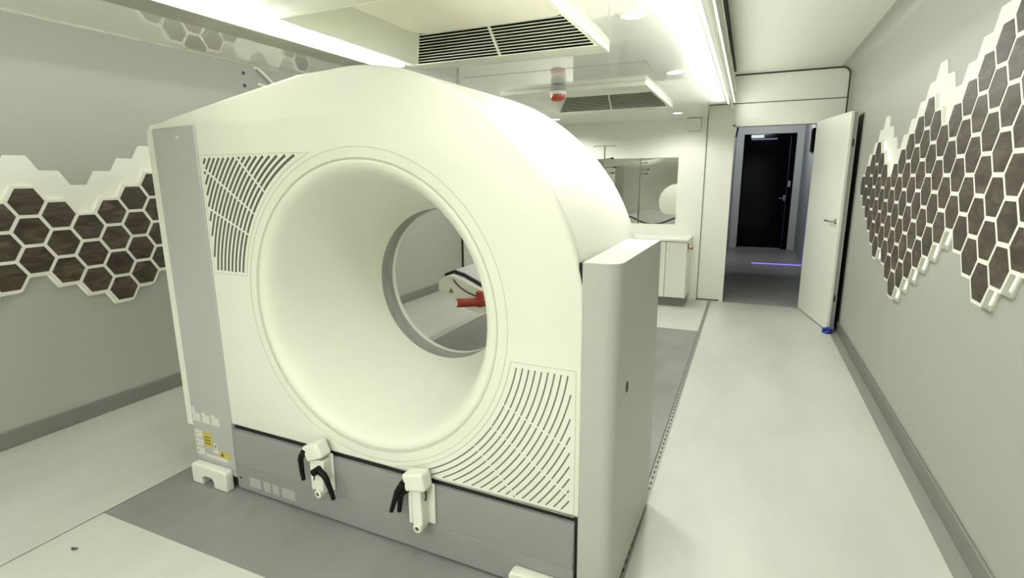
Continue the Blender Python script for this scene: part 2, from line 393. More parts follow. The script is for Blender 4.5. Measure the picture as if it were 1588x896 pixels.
# crumpled blue film wedged under the door
bm = bmesh.new(); bmesh.ops.create_icosphere(bm, subdivisions=3, radius=1)
for v in bm.verts:
    n = v.co.copy()
    k = 1 + 0.22*math.sin(7*n.x+3*n.y)*math.cos(6*n.z+2) + 0.15*math.sin(11*n.y+5*n.z)
    v.co = Vector((n.x*0.042*k, n.y*0.035*k, max(-0.022, n.z*0.030*k)))
ob = obj('doorstop', bm, M_blue, smooth=20); ob.location = (0.738, 5.30, 0.022)
tag(ob, 'crumpled blue plastic wedge on the floor under the open white door', 'doorstop')

# ================================================================== HONEYCOMB WALL PANELS
HR, ROW = 0.09, 0.1535
ZS = ROW/(HR*math.sqrt(3))
def hexpts(cy, cz, r): return [(cy+r*math.cos(i*PI/3), cz+r*math.sin(i*PI/3)*ZS) for i in range(6)]
def hexprism(bm, cy, cz, r, w0, w1, inner=None):
    if inner: plate(bm, [hexpts(cy, cz, r), hexpts(cy, cz, inner)], w0, w1, YZ)
    else: plate(bm, [hexpts(cy, cz, r)], w0, w1, YZ)
def honeycomb(loc, sx, cells, board, label):
    """sx = +1: panel faces +X (left wall); -1: faces -X (right wall). cells, board: lists of (y, z)"""
    root = empty('honeycomb_wall_panel', loc, label, 'wall panel')
    L = lambda c: (c[0]-loc[1], c[1]-loc[2])
    bm = bmesh.new()
    for i, c in enumerate(board): hexprism(bm, *L(c), 0.097, 0.0, sx*(0.005+0.00002*i))
    obj('backing_board', bm, M_frame, parent=root)
    bm = bmesh.new()
    for i, c in enumerate(cells): hexprism(bm, *L(c), 0.086, sx*0.005, sx*0.018)
    obj('backlight', bm, M_led, parent=root)
    bm = bmesh.new()
    for i, c in enumerate(cells): hexprism(bm, *L(c), 0.0965, sx*0.018, sx*(0.034+0.00002*i))
    obj('frame', bm, M_frame, parent=root)
    me = None
    for c in cells:
        y, z = L(c)
        if me is None:
            bm = bmesh.new(); hexprism(bm, 0, 0, 0.0795, 0.0, sx*0.0026)
            o = obj('hexagon_tile', bm, M_tile, parent=root); me = o.data
        else:
            o = bpy.data.objects.new('hexagon_tile', me); COL.objects.link(o); o.parent = root
        o.location = (sx*0.0345, y, z)
    return root
# right wall: column k -> (lowest, highest) tile centre
RC = {35:(1.30,1.30),34:(1.22,1.38),33:(1.148,1.455),32:(1.071,1.531),31:(0.994,1.455),30:(0.917,1.378),29:(0.994,1.301),
      28:(0.917,1.378),27:(0.841,1.455),26:(0.764,1.531),25:(0.841,1.608),24:(0.917,1.685),23:(0.994,1.608),22:(1.071,1.531),
      21:(1.148,1.608),20:(1.224,1.685),19:(1.148,1.762),18:(1.071,1.838),17:(0.994,1.915),16:(1.071,1.838),15:(1.148,1.762),14:(1.224,1.685)}
cells, board = [], []
for k, (a, b) in RC.items():
    y = 0.12+0.135*k
    rows = [z for z in [0.15+(k % 2)*0.0768+ROW*m for m in range(2, 13)] if a-0.03 < z < b+0.03]
    cells += [(y, z) for z in rows]
    board += [(y, z-0.012) for z in rows] + [(y, rows[-1]+ROW), (y, rows[-1]+ROW*0.5)]
N_RIGHT = len(cells)
honeycomb((XR, 3.4, 1.2), -1, cells, board, 'backlit honeycomb panel of dark hexagon tiles on the right wall beside the open door')
# left wall
LC = {-4:(0.82,1.13),-3:(0.90,1.2),-2:(0.82,1.283),-1:(0.898,1.206),0:(0.974,1.283),1:(0.898,1.206),2:(0.821,1.128),3:(0.749,1.209),4:(0.825,1.286),
      5:(0.898,1.359),6:(0.974,1.588),7:(1.05,1.666),8:(0.974,1.742),9:(0.898,1.666),10:(0.821,1.588),11:(0.9,1.512),12:(0.974,1.435),
      13:(0.9,1.512),14:(0.974,1.588),15:(1.05,1.666)}
cells, board = [], []
for j, (a, b) in LC.items():
    y = 1.536+0.135*j; e = 0.974 if j % 2 == 0 else 0.8985
    rows = [z for z in [e+ROW*m for m in range(-3, 7)] if a-0.04 < z < b+0.04]
    cells += [(y, z) for z in rows]; board += [(y, z-0.012) for z in rows]
    if rows[-1] < 1.56: board += [(y, rows[-1]+ROW), (y, rows[-1]+ROW*0.5)]
N_LEFT = len(cells)
honeycomb((XL, 2.0, 1.05), 1, cells, board, 'backlit honeycomb panel of dark hexagon tiles on the left wall behind the scanner')

# ================================================================== CEILING EQUIPMENT
def air_con(x0, x1, y0, y1, label):
    """cassette with a tapered recess; louvred slopes at the near and far side"""
    cx, cy = (x0+x1)/2, (y0+y1)/2
    root = empty('ceiling_air_conditioner', (cx, cy, CZ), label, 'air conditioner', 'air conditioners in the ceiling')
    hx, hy = (x1-x0)/2, (y1-y0)/2
    fr = [(-hx-0.06, -hy-0.17), (hx+0.02, -hy-0.17), (hx+0.02, hy+0.165), (-hx-0.06, hy+0.165)]
    inn = [(-hx, -hy-0.032), (-hx, hy+0.032), (hx, hy+0.032), (hx, -hy-0.032)]
    obj('frame', plate(bmesh.new(), [fr, inn], -0.030, 0.0, XY), M_ac, parent=root, bevel=0.006)
    for s in (-1, 1): obj('lip', BX(-hx-0.002, hx+0.002, *sorted((s*hy, s*(hy+0.036))), -0.030, -0.027), M_ac, parent=root)
    ix, iy, zt, zb = hx-0.105, hy-0.135, 0.088, -0.028
    # side slopes left and right, plain
    bm = bmesh.new()
    for s in (-1, 1):
        vs = [bm.verts.new(p) for p in ((s*hx, -hy, zb), (s*hx, hy, zb), (s*ix, iy, zt), (s*ix, -iy, zt))]
        bm.faces.new(vs)
    for s in (-1, 1):      # thin backing of the louvred slopes
        vs = [bm.verts.new(p) for p in ((-hx, s*(hy+0.03), zb+0.0015), (hx, s*(hy+0.03), zb+0.0015), (hx, s*(iy+0.03), zt+0.02), (-hx, s*(iy+0.03), zt+0.02))]
        bm.faces.new(vs)
    o = obj('recess', bm, M_ac, parent=root)
    o.data.materials.append(M_black)
    o.data.polygons[2].material_index = 1; o.data.polygons[3].material_index = 1
    # inner panel with rounded corners
    rr = 0.07; pts = []
    for sx, sy, a0 in ((1, 1, 0), (-1, 1, PI/2), (-1, -1, PI), (1, -1, 1.5*PI)):
        for i in range(7):
            a = a0+i*PI/12; pts.append((sx*(ix-rr)+rr*math.cos(a), sy*(iy-rr)+rr*math.sin(a)))
    obj('inner_panel', plate(bmesh.new(), [pts], zt-0.012, zt-0.004, XY), M_acin, parent=root)
    obj('recess_top', BX(-hx, hx, -hy, hy, zt, zt+0.01), M_ac, parent=root)
    NB = 11
    for s in (-1, 1):
        bm = bmesh.new()
        for i in range(NB+1):
            t = i/NB
            w = hx+(ix-hx)*t; yy = s*(hy+(iy-hy)*t); zz = zb+(zt-zb)*t
            th = 0.0038
            m = Matrix.Translation((0, yy, zz)) @ Matrix.Rotation(s*math.radians(16.5), 4, 'X')
            box(bm, -w, w, -0.006, 0.012, -th*0.5, th*0.5, m) if s > 0 else box(bm, -w, w, -0.012, 0.006, -th*0.5, th*0.5, m)
        obj('louvre_grille', bm, M_ac, parent=root)
        d = Vector((0, s*(iy-hy), zt-zb)); nrm = Vector((0, -s*abs(d.z), -abs(d.y))).normalized()
        for xx0, xx1 in ((0, 0), (-1, -1), (1, 1)):
            bm = bmesh.new(); a = Vector((xx0*hx, s*hy, zb)); b = Vector((xx1*ix, s*iy, zt))
            e = nrm*0.006; wv = Vector((0.006, 0, 0))
            vs = [bm.verts.new(q) for q in (a-wv+e, a+wv+e, b+wv+e, b-wv+e, a-wv-e, a+wv-e, b+wv-e, b-wv-e)]
            for f in ((0,1,2,3),(4,7,6,5),(0,4,5,1),(1,5,6,2),(2,6,7,3),(3,7,4,0)): bm.faces.new([vs[i] for i in f])
            obj('mullion', bm, M_ac, parent=root)
    return root
air_con(*AC[0], 'white ceiling air conditioner with black louvres right above the scanner, nearest the camera')
air_con(*AC[1], 'farther white ceiling air conditioner with louvres, behind the round red-lensed beacon')

def downlight(x, y, label, w=DOWN_W):
    root = empty('downlight', (x, y, CZ), label, 'ceiling light', 'round ceiling downlights')
    bm = bmesh.new(); plate(bm, [circ(0.052, 32), circ(0.043, 32)], -0.004, 0.0, XY); obj('rim', bm, M_ac, parent=root)
    bm = bmesh.new(); plate(bm, [circ(0.042, 32)], -0.002, 0.0, XY); obj('diffuser', bm, M_lamp, parent=root)
    d = bpy.data.lights.new('down_spot', 'SPOT'); d.energy = w; d.color = LIGHT_COL; d.spot_size = math.radians(160); d.spot_blend = 0.5; d.shadow_soft_size = 0.04
    o = bpy.data.objects.new('down_spot', d); COL.objects.link(o); o.parent = root; o.location = (0, 0, -0.012)
downlight(-0.465, 2.24, 'round lit downlight right of the near air conditioner')
downlight(-0.465, 3.51, 'round lit downlight right of the red-lensed beacon, before the farther air conditioner')
downlight(-0.70, 5.67, 'round lit downlight near the window wall, right of the farther air conditioner', DOWN_W*0.55)
downlight(-1.97, 5.66, 'round lit downlight near the window wall, just right of the scanner dome')
# row continued unseen, plus spots added behind the camera for frontal light
for x, y, k in ((-0.465, 0.97, 0.4), (-0.465, -0.80, 1.2), (-2.25, -0.80, 1.0), (-1.36, -0.80, 1.3), (-0.465, 4.78, 0.5)):
    d = bpy.data.lights.new('down_spot', 'SPOT'); d.energy = DOWN_W*k; d.color = LIGHT_COL; d.spot_size = math.radians(160); d.spot_blend = 0.5; d.shadow_soft_size = 0.04
    o = bpy.data.objects.new('down_spot', d); COL.objects.link(o); o.location = (x, y, CZ-0.012)

bc = empty('warning_beacon', (-1.240, 3.60, CZ), 'round grey warning beacon with a red lens hanging from the white ceiling', 'beacon')
I = Matrix.Identity(4)
obj('base', lathe(bmesh.new(), [(0.0, 0), (0.030, 0), (0.044, -0.008), (0.053, -0.022), (0.056, -0.044), (0.05, -0.046)], 28, I, False, True), M_beacon, parent=bc, smooth=40)
obj('collar', lathe(bmesh.new(), [(0.054, -0.045), (0.057, -0.049), (0.057, -0.064), (0.050, -0.067)], 28, I, True, True), M_ac, parent=bc, smooth=40)
obj('lens', lathe(bmesh.new(), [(0.049, -0.066), (0.049, -0.090), (0.042, -0.102), (0.022, -0.108), (0.0, -0.109)], 28, I), M_redlens, parent=bc, smooth=60)

sn = empty('wall_sensor', (-0.592, YB, 1.93), 'rounded white alarm sensor high on the white wall above the cabinet', 'sensor')
rr = 0.03; pts = []
for sx, sy, a0 in ((1, 1, 0), (-1, 1, PI/2), (-1, -1, PI), (1, -1, 1.5*PI)):
    for i in range(6):
        a = a0+i*PI/10; pts.append((sx*(0.066-rr)+rr*math.cos(a), sy*(0.065-rr)+rr*math.sin(a)))
obj('wall_plate', plate(bmesh.new(), [[(x*1.07, z*1.07) for x, z in pts]], -0.012, 0.0, XZ), M_glabel, parent=sn)
obj('housing', plate(bmesh.new(), [pts], -0.045, -0.010, XZ), M_white, parent=sn, bevel=0.008)
obj('dial', lathe(bmesh.new(), [(0.034, 0), (0.03, 0.008), (0.0, 0.010)], 24, axis_m((0, -0.045, 0), (0, -1, 0))), M_ac, parent=sn, smooth=50)
obj('button', cyl(bmesh.new(), (0.035, -0.044, -0.03), (0, -1, 0), 0.007, 0.006), M_glabel, parent=sn)

# ================================================================== CABINETS UNDER THE WINDOW
CY0, CTOP = 5.80, 0.735
def cabinet(x0, x1, label, doors):
    root = empty('base_cabinet', ((x0+x1)/2, 6.02, 0.0), label, 'cabinet', 'white base cabinets under the window')
    ox, oy = (x0+x1)/2, 6.02
    obj('carcass', BX(x0-ox, x1-ox, CY0+0.02-oy, YB-0.002-oy, 0.10, CTOP-0.026), M_wallw, parent=root)
    n = doors; w = (x1-x0)/n
    for i in range(n):
        a = x0+i*w; obj('door', BX(a+0.003-ox, a+w-0.003-ox, CY0-oy, CY0+0.018-oy, 0.105, CTOP-0.03), M_wallw, parent=root, bevel=0.002)
    obj('plinth', BX(x0-ox, x1-0.02-ox, CY0+0.05-oy, YB-0.01-oy, 0.0, 0.10), M_skirt, parent=root)
    return root
cA = cabinet(-1.20, -0.545, 'white base cabinet at the right end with a copper knob on its side', 3)
bm = bmesh.new(); box(bm, 0, 0.006, -0.012, 0.012, -0.045, 0.045)
kp = obj('lock_plate', bm, M_black, parent=cA, bevel=0.002); kp.location = (-0.545+0.8725, 5.86-6.02, 0.64)
bm = bmesh.new(); lathe(bm, [(0.008, 0), (0.008, 0.02), (0.017, 0.024), (0.018, 0.04), (0.012, 0.046), (0, 0.047)], 20, axis_m((0.006, 0, 0), (1, 0, 0)))
obj('knob', bm, M_copper, parent=kp, smooth=40)
cabinet(-2.00, -1.205, 'white base cabinet under the left part of the control window', 2)
ob = obj('worktop', BX(-2.02, -0.535, CY0-0.015, YB-0.002, CTOP-0.025, CTOP), M_counter, bevel=0.003)
tag(ob, 'thin white worktop running over the base cabinets below the control window', 'worktop')

# ================================================================== COUCH AND IV POLE BEHIND THE SCANNER
CC = -1.235
cu = empty('patient_couch', (CC, 3.85, 0), 'white patient couch with a red bracket seen through the scanner bore', 'couch')
half = [(0.46, 0.765), (0.435, 0.79), (0.37, 0.815), (0.30, 0.797), (0.20, 0.752), (0.10, 0.715), (0, 0.703)]
low = [(0, 0.585), (0.21, 0.597), (0.30, 0.628), (0.345, 0.668), (0.39, 0.70), (0.46, 0.715)]
sec = half + [(-x, z) for x, z in reversed(half[:-1])] + [(-x, z) for x, z in reversed(low)][0:5] + low
y0 = 2.70-3.85
rings = []
for yy, s in ((y0, 0.97), (y0+0.02, 1.0), (0.9, 1.0), (0.92, 0.97)):
    rings.append([(x*s, yy, 0.7+(z-0.7)*s) for x, z in sec])
obj('tabletop', loft(bmesh.new(), rings, True, True, True), M_white, parent=cu, smooth=30)
pad = [(x, z+0.004) for x, z in half[1:]] + [(-x, z+0.004) for x, z in reversed(half[1:-1])]
padt = [(x, z+0.018) for x, z in reversed(pad)]
mt = obj('mattress', plate(bmesh.new(), [pad+padt], y0+0.07, 0.84, XZ), M_pad, parent=cu, smooth=30)
for ya, yb in ((y0+0.055, y0+0.07), (0.84, 0.855)): obj('shade_band', plate(bmesh.new(), [pad+padt], ya, yb, XZ), M_black, parent=mt)  # black band in place of the front shadow gap, repeated at the back
bm = bmesh.new(); box(bm, -0.25, 0.25, -0.65, 0.75, 0.06, 0.60)
obj('pedestal', bm, M_white, parent=cu, bevel=0.03)
obj('floor_plate', BX(-0.30, 0.30, -0.72, 0.82, 0, 0.06), M_grey, parent=cu, bevel=0.01)
bm = bmesh.new()
tube(bm, [(x-CC, y0-0.004, z) for x, z in ((-1.578, 0.792), (-1.555, 0.765), (-1.52, 0.738), (-1.48, 0.718), (-1.44, 0.705), (-1.40, 0.70))], 0.004, 6)
obj('seam', bm, M_dark, parent=cu)
bm = bmesh.new(); plate(bm, [[(-1.612-CC, 0.708), (-1.578-CC, 0.708), (-1.595-CC, 0.740)]], y0-0.0025, y0-0.001, XZ)
wl = obj('warning_label', bm, mat('khaki_warning_label', (0.25, 0.22, 0.09), 0.5), parent=cu)
bm = bmesh.new(); box(bm, -1.597-CC, -1.593-CC, y0-0.0035, y0-0.0025, 0.714, 0.727); obj('print', bm, M_ink, parent=wl)
bm = bmesh.new()
td = Vector((1, 1.2, -0.10)).normalized(); t0 = Vector((-1.474-CC, 2.55-3.85, 0.687))
cyl(bm, t0, td, 0.025, 0.21, 20)
box(bm, -1.398-CC, -1.362-CC, y0-0.06, y0-0.018, 0.65, 0.742); box(bm, -1.37-CC, -1.12-CC, y0-0.05, y0-0.018, 0.655, 0.690)
rb = obj('transport_bracket', bm, M_red, parent=cu, bevel=0.004); rb['label'] = 'red transport bracket with a white tube end'
obj('end_cap', cyl(bmesh.new(), t0-td*0.005, td, 0.018, 0.006, 20), M_white, parent=rb)

iv = empty('iv_pole', (-1.33, 5.3, 0), 'slim metal IV pole with a T bar standing before the control window', 'IV pole')
bm = bmesh.new(); tube(bm, [(0, 0, 0.10), (0, 0, 1.0)], 0.013, 12); tube(bm, [(0, 0, 1.0), (0, 0, 1.685)], 0.008, 10); obj('pole', bm, M_alu, parent=iv, smooth=50)
bm = bmesh.new(); tube(bm, [(-0.107, 0, 1.672), (-0.105, 0, 1.684), (0.105, 0, 1.684), (0.107, 0, 1.672)], 0.005, 8); obj('crossbar', bm, M_alu, parent=iv)
for z, dx in ((1.56, 0.09), (1.475, 0.12), (1.42, 0.10)):
    bm = bmesh.new(); tube(bm, [(0, 0, z), (dx-0.03, 0, z+0.004)], 0.003, 6); box(bm, dx-0.03, dx, -0.006, 0.006, z-0.004, z+0.012)
    obj('hook', bm, M_dark, parent=iv)
for k in range(5):
    a = k*2*PI/5+0.3
    bm = bmesh.new(); tube(bm, [(0, 0, 0.11), (0.12*math.cos(a), 0.12*math.sin(a), 0.095), (0.26*math.cos(a), 0.26*math.sin(a), 0.075)], [0.016, 0.013, 0.010], 8)
    lg = obj('leg', bm, M_alu, parent=iv, smooth=50)
    bm = bmesh.new(); cyl(bm, (0.26*math.cos(a)-0.012*math.sin(a), 0.26*math.sin(a)+0.012*math.cos(a), 0.033), (math.sin(a), -math.cos(a), 0), 0.033, 0.024, 18)
    obj('castor', bm, M_blackpl, parent=lg, smooth=40)

# ================================================================== THE SCANNER GANTRY
GX, GY = -1.235, 1.47
g = empty('ct_scanner_gantry', (GX, GY, 0), 'large cream white CT scanner gantry with a round bore and grey base', 'scanner', rz=-0.024)
def gx(x): return x-GX
BC = (0.0, 0.915)                        # bore centre in gantry coordinates
RA = 0.832
ARC = [(BC[0]+RA*math.cos(a), BC[1]+RA*math.sin(a)) for a in [i*math.radians(96)/44 for i in range(45)]]
# outline, counter-clockwise seen from +Y... given as (x, z) running right bottom -> up -> over -> left bottom
top_left = [(gx(-1.46), 1.739), (gx(-1.62), 1.716), (gx(-1.80), 1.690), (gx(-2.03), 1.655), (gx(-2.20), 1.628), (gx(-2.272), 1.612), (gx(-2.300), 1.585)]
def outline(xr, xl, zb):
    arc = [p for p in ARC]
    arc[0] = (RA, BC[1])
    return [(RA, zb)] + arc + [(x if x > gx(-2.25) else min(x, x), z) for x, z in top_left] + [(gx(-2.300), zb)]
OUT = outline(0, 0, 0.315)
n_arc = 120
bore_hole = circ(0.535, n_arc, *BC)
# vents: regions limited by a circle about the bore and by straight edges
def vent_loop(xa, xb, za, zb, r, corner):
    """region inside the rectangle [xa,xb]x[za,zb] and outside radius r, as a loop"""
    if corner == 'UL':
        a0 = math.acos(max(-1, (0 if False else 0)))  # unused
        p0 = math.pi - math.asin((za-BC[1])/r); p1 = math.pi - math.asin(min(1, (zb-BC[1])/r))
        arc = [(BC[0]+r*math.cos(p0+(p1-p0)*i/24), BC[1]+r*math.sin(p0+(p1-p0)*i/24)) for i in range(25)]
        return [(xa, za)] + arc + [(xa, zb)]
    p0 = math.asin((za-BC[1])/r); p1 = math.asin((zb-BC[1])/r)
    arc = [(BC[0]+r*math.cos(p0+(p1-p0)*i/24), BC[1]+r*math.sin(p0+(p1-p0)*i/24)) for i in range(25)]
    return [(xb, za)] + [(xb, zb)] + list(reversed(arc))
VUL = (gx(-2.012), 0.0, 1.008, 1.476, 0.598)
VLR = (0.0, gx(-0.437), 0.322, 0.806, 0.598)
LUL = vent_loop(*VUL, 'UL'); LLR = vent_loop(*VLR, 'LR')
def inside(x, z, V, pad, corner):
    xa, xb, za, zb, r = V
    if corner == 'UL': return xa+pad < x and za+pad < z < zb-pad
    return x < xb-pad and za+pad < z < zb-pad
# front cover plate with bore and vent openings
fo = list(OUT)
FB = 0.012                                # rounded front edge
fin = inset(fo, FB)
bm = bmesh.new()
loops = [fin, bore_hole, LUL, LLR]
tri = tessellate_polygon([[Vector((p[0], p[1], 0)) for p in L] for L in loops])
flat = [p for L in loops for p in L]
av = [bm.verts.new((p[0], 0.0, p[1])) for p in flat]
for t in tri:
    try: bm.faces.new([av[i] for i in t])
    except ValueError: pass
i0 = len(fin)
for L in loops[1:]:
    bv = [bm.verts.new((p[0], 0.016, p[1])) for p in L]; n = len(L)
    for i in range(n):
        j = (i+1) % n; bm.faces.new((av[i0+i], av[i0+j], bv[j], bv[i]))
    i0 += n
rings = [av[:len(fin)]]
for d, yy in ((0.0055, 0.003), (0.0016, 0.0075), (0.0, 0.014), (0.0, 0.03)):
    rings.append([bm.verts.new((p[0], yy, p[1])) for p in inset(fo, d)])
for a, b in zip(rings, rings[1:]):
    n = len(a)
    for i in range(n):
        j = (i+1) % n; bm.faces.new((a[i], a[j], b[j], b[i]))
fc = obj('front_cover', bm, M_white, parent=g, smooth=35)
# shell behind it: extruded outline, tapering at the back, with the left shoulder a little wider
def grow(L, s, dx=0.0):
    return [(BC[0]+(x-BC[0])*s - (dx if x < gx(-2.2) else 0), BC[1]+(z-BC[1])*s if z > 0.4 else z) for x, z in L]
SH = outline(0, 0, 0.24)
sh_rings = []
for yy, s, dx in ((0.026, 1.0, 0.085), (0.20, 1.0, 0.085), (0.72, 1.0, 0.09), (0.80, 0.985, 0.04), (0.93, 0.93, 0.0), (0.98, 0.88, 0.0)):
    sh_rings.append([(x, yy, z) for x, z in grow(SH, s, dx)])
bm = bmesh.new(); loft(bm, sh_rings, True)
# back face ring to the rear flare
back = sh_rings[-1]; loopsb = [[(p[0], p[2]) for p in back], circ(0.645, n_arc, *BC)]
plate(bm, loopsb, 0.975, 0.98, XZ)
# front closing ring
plate(bm, [[(p[0], p[2]) for p in sh_rings[0]], circ(0.56, n_arc, *BC), inset(list(reversed(LUL)), -0.004) if False else LUL, LLR], 0.026, 0.030, XZ)
obj('shell', bm, M_white, parent=g, smooth=35)
# bore: lip, flare, film ring, rear flare
YM = axis_m((BC[0], 0, BC[1]), (0, 1, 0))
prof = [(0.548, 0.030), (0.5356, 0.014), (0.5346, 0.0025), (0.532, 0.0003), (0.522, 0.0), (0.512, 0.002), (0.502, 0.008), (0.493, 0.018), (0.484, 0.034), (0.472, 0.066), (0.456, 0.12), (0.436, 0.19), (0.414, 0.27), (0.391, 0.35), (0.368, 0.43), (0.348, 0.502), (0.340, 0.528)]
obj('bore_flare', lathe(bmesh.new(), prof, n_arc, YM), M_flare, parent=g, smooth=60)
o = obj('bore_window_ring', lathe(bmesh.new(), [(0.341, 0.526), (0.339, 0.528), (0.339, 0.606), (0.341, 0.608)], n_arc, YM), M_mylar, parent=g, smooth=60); o['label'] = 'grey film window ring'
obj('rear_flare', lathe(bmesh.new(), [(0.341, 0.605), (0.3375, 0.607), (0.338, 0.630), (0.345, 0.638), (0.40, 0.685), (0.50, 0.80), (0.60, 0.91), (0.65, 0.975), (0.66, 0.982)], n_arc, YM), M_flare, parent=g, smooth=60)
# shadow gap drawn round the bore and the second faint ring groove
for r, w in ((0.5385, 0.0016), (0.5745, 0.0009)):
    bm = bmesh.new(); plate(bm, [circ(r+w, n_arc, *BC), circ(r-w, n_arc, *BC)], -0.0008, 0.002, XZ)
    obj('ring_groove', bm, M_groove, parent=g)
# vents: white back, dark strips for the shade inside the slots, rib gaps
RIBS = [math.radians(a) for a in (155.2, 146.3, 136.2)]
def vent(V, corner, pitch, slot, lab):
    xa, xb, za, zb, r = V
    L = LUL if corner == 'UL' else LLR
    root = bpy.data.objects.new('vent_grille', None); COL.objects.link(root); root.parent = g; root['label'] = lab
    obj('grille_back', plate(bmesh.new(), [L], 0.0, 0.0155, XZ), M_white, parent=root)
    pad, gap, mt_ = (0.007, 0.0045, M_slot2) if corner == 'UL' else (0.012, 0.0018, M_slot)
    slits = bmesh.new()
    rk = r+0.018; N = 400
    while rk < 1.04:
        run = []
        for i in range(N+1):
            a = (PI/2 if corner == 'UL' else -PI/2)+PI/2*i/N
            ok = inside(rk*math.cos(a)+BC[0], rk*math.sin(a)+BC[1], V, pad, corner)
            if any(abs(a-(q if corner == 'UL' else q-PI)) < gap for q in RIBS): ok = False
            if ok: run.append(a)
            if not ok or i == N:
                if len(run) > 1:
                    loft(slits, [[(BC[0]+(rk+d)*math.cos(q), yy, BC[1]+(rk+d)*math.sin(q)) for d, yy in ((-slot/2, -0.0003), (slot/2, -0.0003), (slot/2, 0.002), (-slot/2, 0.002))] for q in run], True, True, True)
                run = []
        rk += pitch
    obj('air_slots', slits, mt_, parent=root)
    lo = inset(L, -0.004)
    bm = bmesh.new(); tube(bm, [(p[0], 0.0, p[1]) for p in lo] + [(lo[0][0], 0.0, lo[0][1])], 0.0012, 4)
    obj('insert_joint', bm, M_groove, parent=root)
vent(VUL, 'UL', 0.0212, 0.0105, 'wide dark air slots beside the left column')
vent(VLR, 'LR', 0.0212, 0.0048, 'fine curved air slots at the lower right')
# grey left column and base panel
colp = [(gx(-2.292), 0.10), (gx(-2.028), 0.06), (gx(-2.028), 0.318), (gx(-2.026), 1.597), (gx(-2.290), 1.592)]
obj('left_column', plate(bmesh.new(), [colp], -0.008, 0.06, XZ), M_column, parent=g, bevel=0.004)
base = [(gx(-2.292), 0.10), (gx(-2.292), 0.02), (gx(-0.43), 0.02), (gx(-0.43), 0.298), (gx(-2.027), 0.298)]
obj('base_panel', plate(bmesh.new(), [[(gx(-2.027), 0.130), (gx(-0.43), 0.130), (gx(-0.43), 0.296), (gx(-2.027), 0.296)]], -0.006, 0.10, XZ), M_grey, parent=g, bevel=0.004)
obj('base_panel', plate(bmesh.new(), [[(gx(-2.027), 0.012), (gx(-0.43), 0.012), (gx(-0.43), 0.128), (gx(-2.027), 0.128)]], -0.006, 0.10, XZ), M_grey, parent=g, bevel=0.0025)
obj('base_frame', BX(gx(-2.27), gx(-0.44), 0.05, 0.90, 0.0, 0.29), M_grey, parent=g)
obj('black_gap', BX(gx(-2.026), gx(-0.43), 0.012, 0.05, 0.292, 0.320), M_black, parent=g)
obj('black_gap', BX(gx(-0.432), gx(-0.420), 0.006, 0.05, 0.02, 1.14), M_black, parent=g)
# side cover at the right
sc = [(-0.4195, 1.465), (-0.352, 1.465)]
pts = [(gx(-0.4195), 0.0), (gx(-0.355), 0.0)] + [(gx(-0.355)+0.045*math.sin(a), 0.045-0.045*math.cos(a)) for a in [i*PI/12 for i in range(1, 7)]] + [(gx(-0.312), 0.655), (gx(-0.44), 0.655)]
bm = plate(bmesh.new(), [pts], 0.03, 1.142, XY)
so = obj('side_cover', bm, M_sidegrey, parent=g, bevel=0.004)
bm = bmesh.new(); lathe(bm, [(0.011, 0), (0.011, 0.002), (0.008, 0.003), (0, 0.003)], 20, axis_m((gx(-0.310), 0.14, 0.73), (1, 0, 0)))
for v in bm.verts: v.co.z = 0.73+(v.co.z-0.73)*1.7
lk = obj('latch', bm, M_dark, parent=so)
obj('foot_gap', BX(gx(-0.43), gx(-0.318), 0.012, 0.64, 0.002, 0.03), M_black, parent=so)
# status dot on the column
obj('status_light', cyl(bmesh.new(), (gx(-2.132), -0.008, 1.553), (0, -1, 0), 0.006, 0.003, 14), M_label, parent=g)
# transport feet
def foot(x0, x1, y0, y1, h):
    w = x1-x0
    prof = [(x0, 0), (x0+w*0.30, 0), (x0+w*0.30, h*0.36), (x0+w*0.36, h*0.46), (x0+w*0.58, h*0.46), (x0+w*0.62, h*0.36), (x0+w*0.62, 0), (x1, 0), (x1, h-0.012), (x1-0.012, h), (x0+0.012, h), (x0, h-0.012)]
    return plate(bmesh.new(), [prof], y0, y1, XZ)
f1 = obj('transport_foot', foot(gx(-2.285), gx(-2.050), -0.050, -0.009, 0.098), M_white, parent=g, bevel=0.006); f1['label'] = 'white moulded transport foot'
f2 = obj('transport_foot', foot(gx(-0.645), gx(-0.44), -0.050, -0.007, 0.084), M_white, parent=g, bevel=0.006); f2['label'] = 'white moulded transport foot'
# stickers
def sticker(x0, x1, z0, z1, m, name='sticker', lab=None, skew=0.0, y=-0.008, pts=None):
    P = pts or [(gx(x0), z0), (gx(x1), z0-skew), (gx(x1), z1-skew), (gx(x0), z1)]
    o = obj(name, plate(bmesh.new(), [P], y-0.0012, y+0.001, XZ), m, parent=g)
    if lab: o['label'] = lab
    return o
for x in (-2.262, -2.195, -2.132):       # row of arrow-shaped stickers
    sticker(0, 0, 0, 0, M_label, pts=[(gx(x-0.026), 0.293), (gx(x+0.03), 0.293), (gx(x+0.03), 0.333), (gx(x+0.002), 0.333), (gx(x-0.004), 0.345), (gx(x-0.030), 0.338), (gx(x-0.018), 0.322)])
sticker(0, 0, 0, 0, M_label, pts=[(gx(-2.288), 0.342), (gx(-2.27), 0.342), (gx(-2.265), 0.362), (gx(-2.285), 0.362)])
for z in (0.212, 0.168, 0.124):
    s_ = sticker(-2.287, -2.232, z, z+0.036, M_label, lab='small white label')
    obj('print', BX(gx(-2.280), gx(-2.270), -0.0100, -0.0091, z+0.012, z+0.022), M_glabel, parent=s_)
s_ = sticker(-2.228, -2.168, 0.176, 0.244, M_ylabel, lab='square yellow warning label')
for z in (0.19, 0.205, 0.22): obj('print', BX(gx(-2.22), gx(-2.18), -0.0100, -0.0091, z, z+0.004), M_ink, parent=s_)
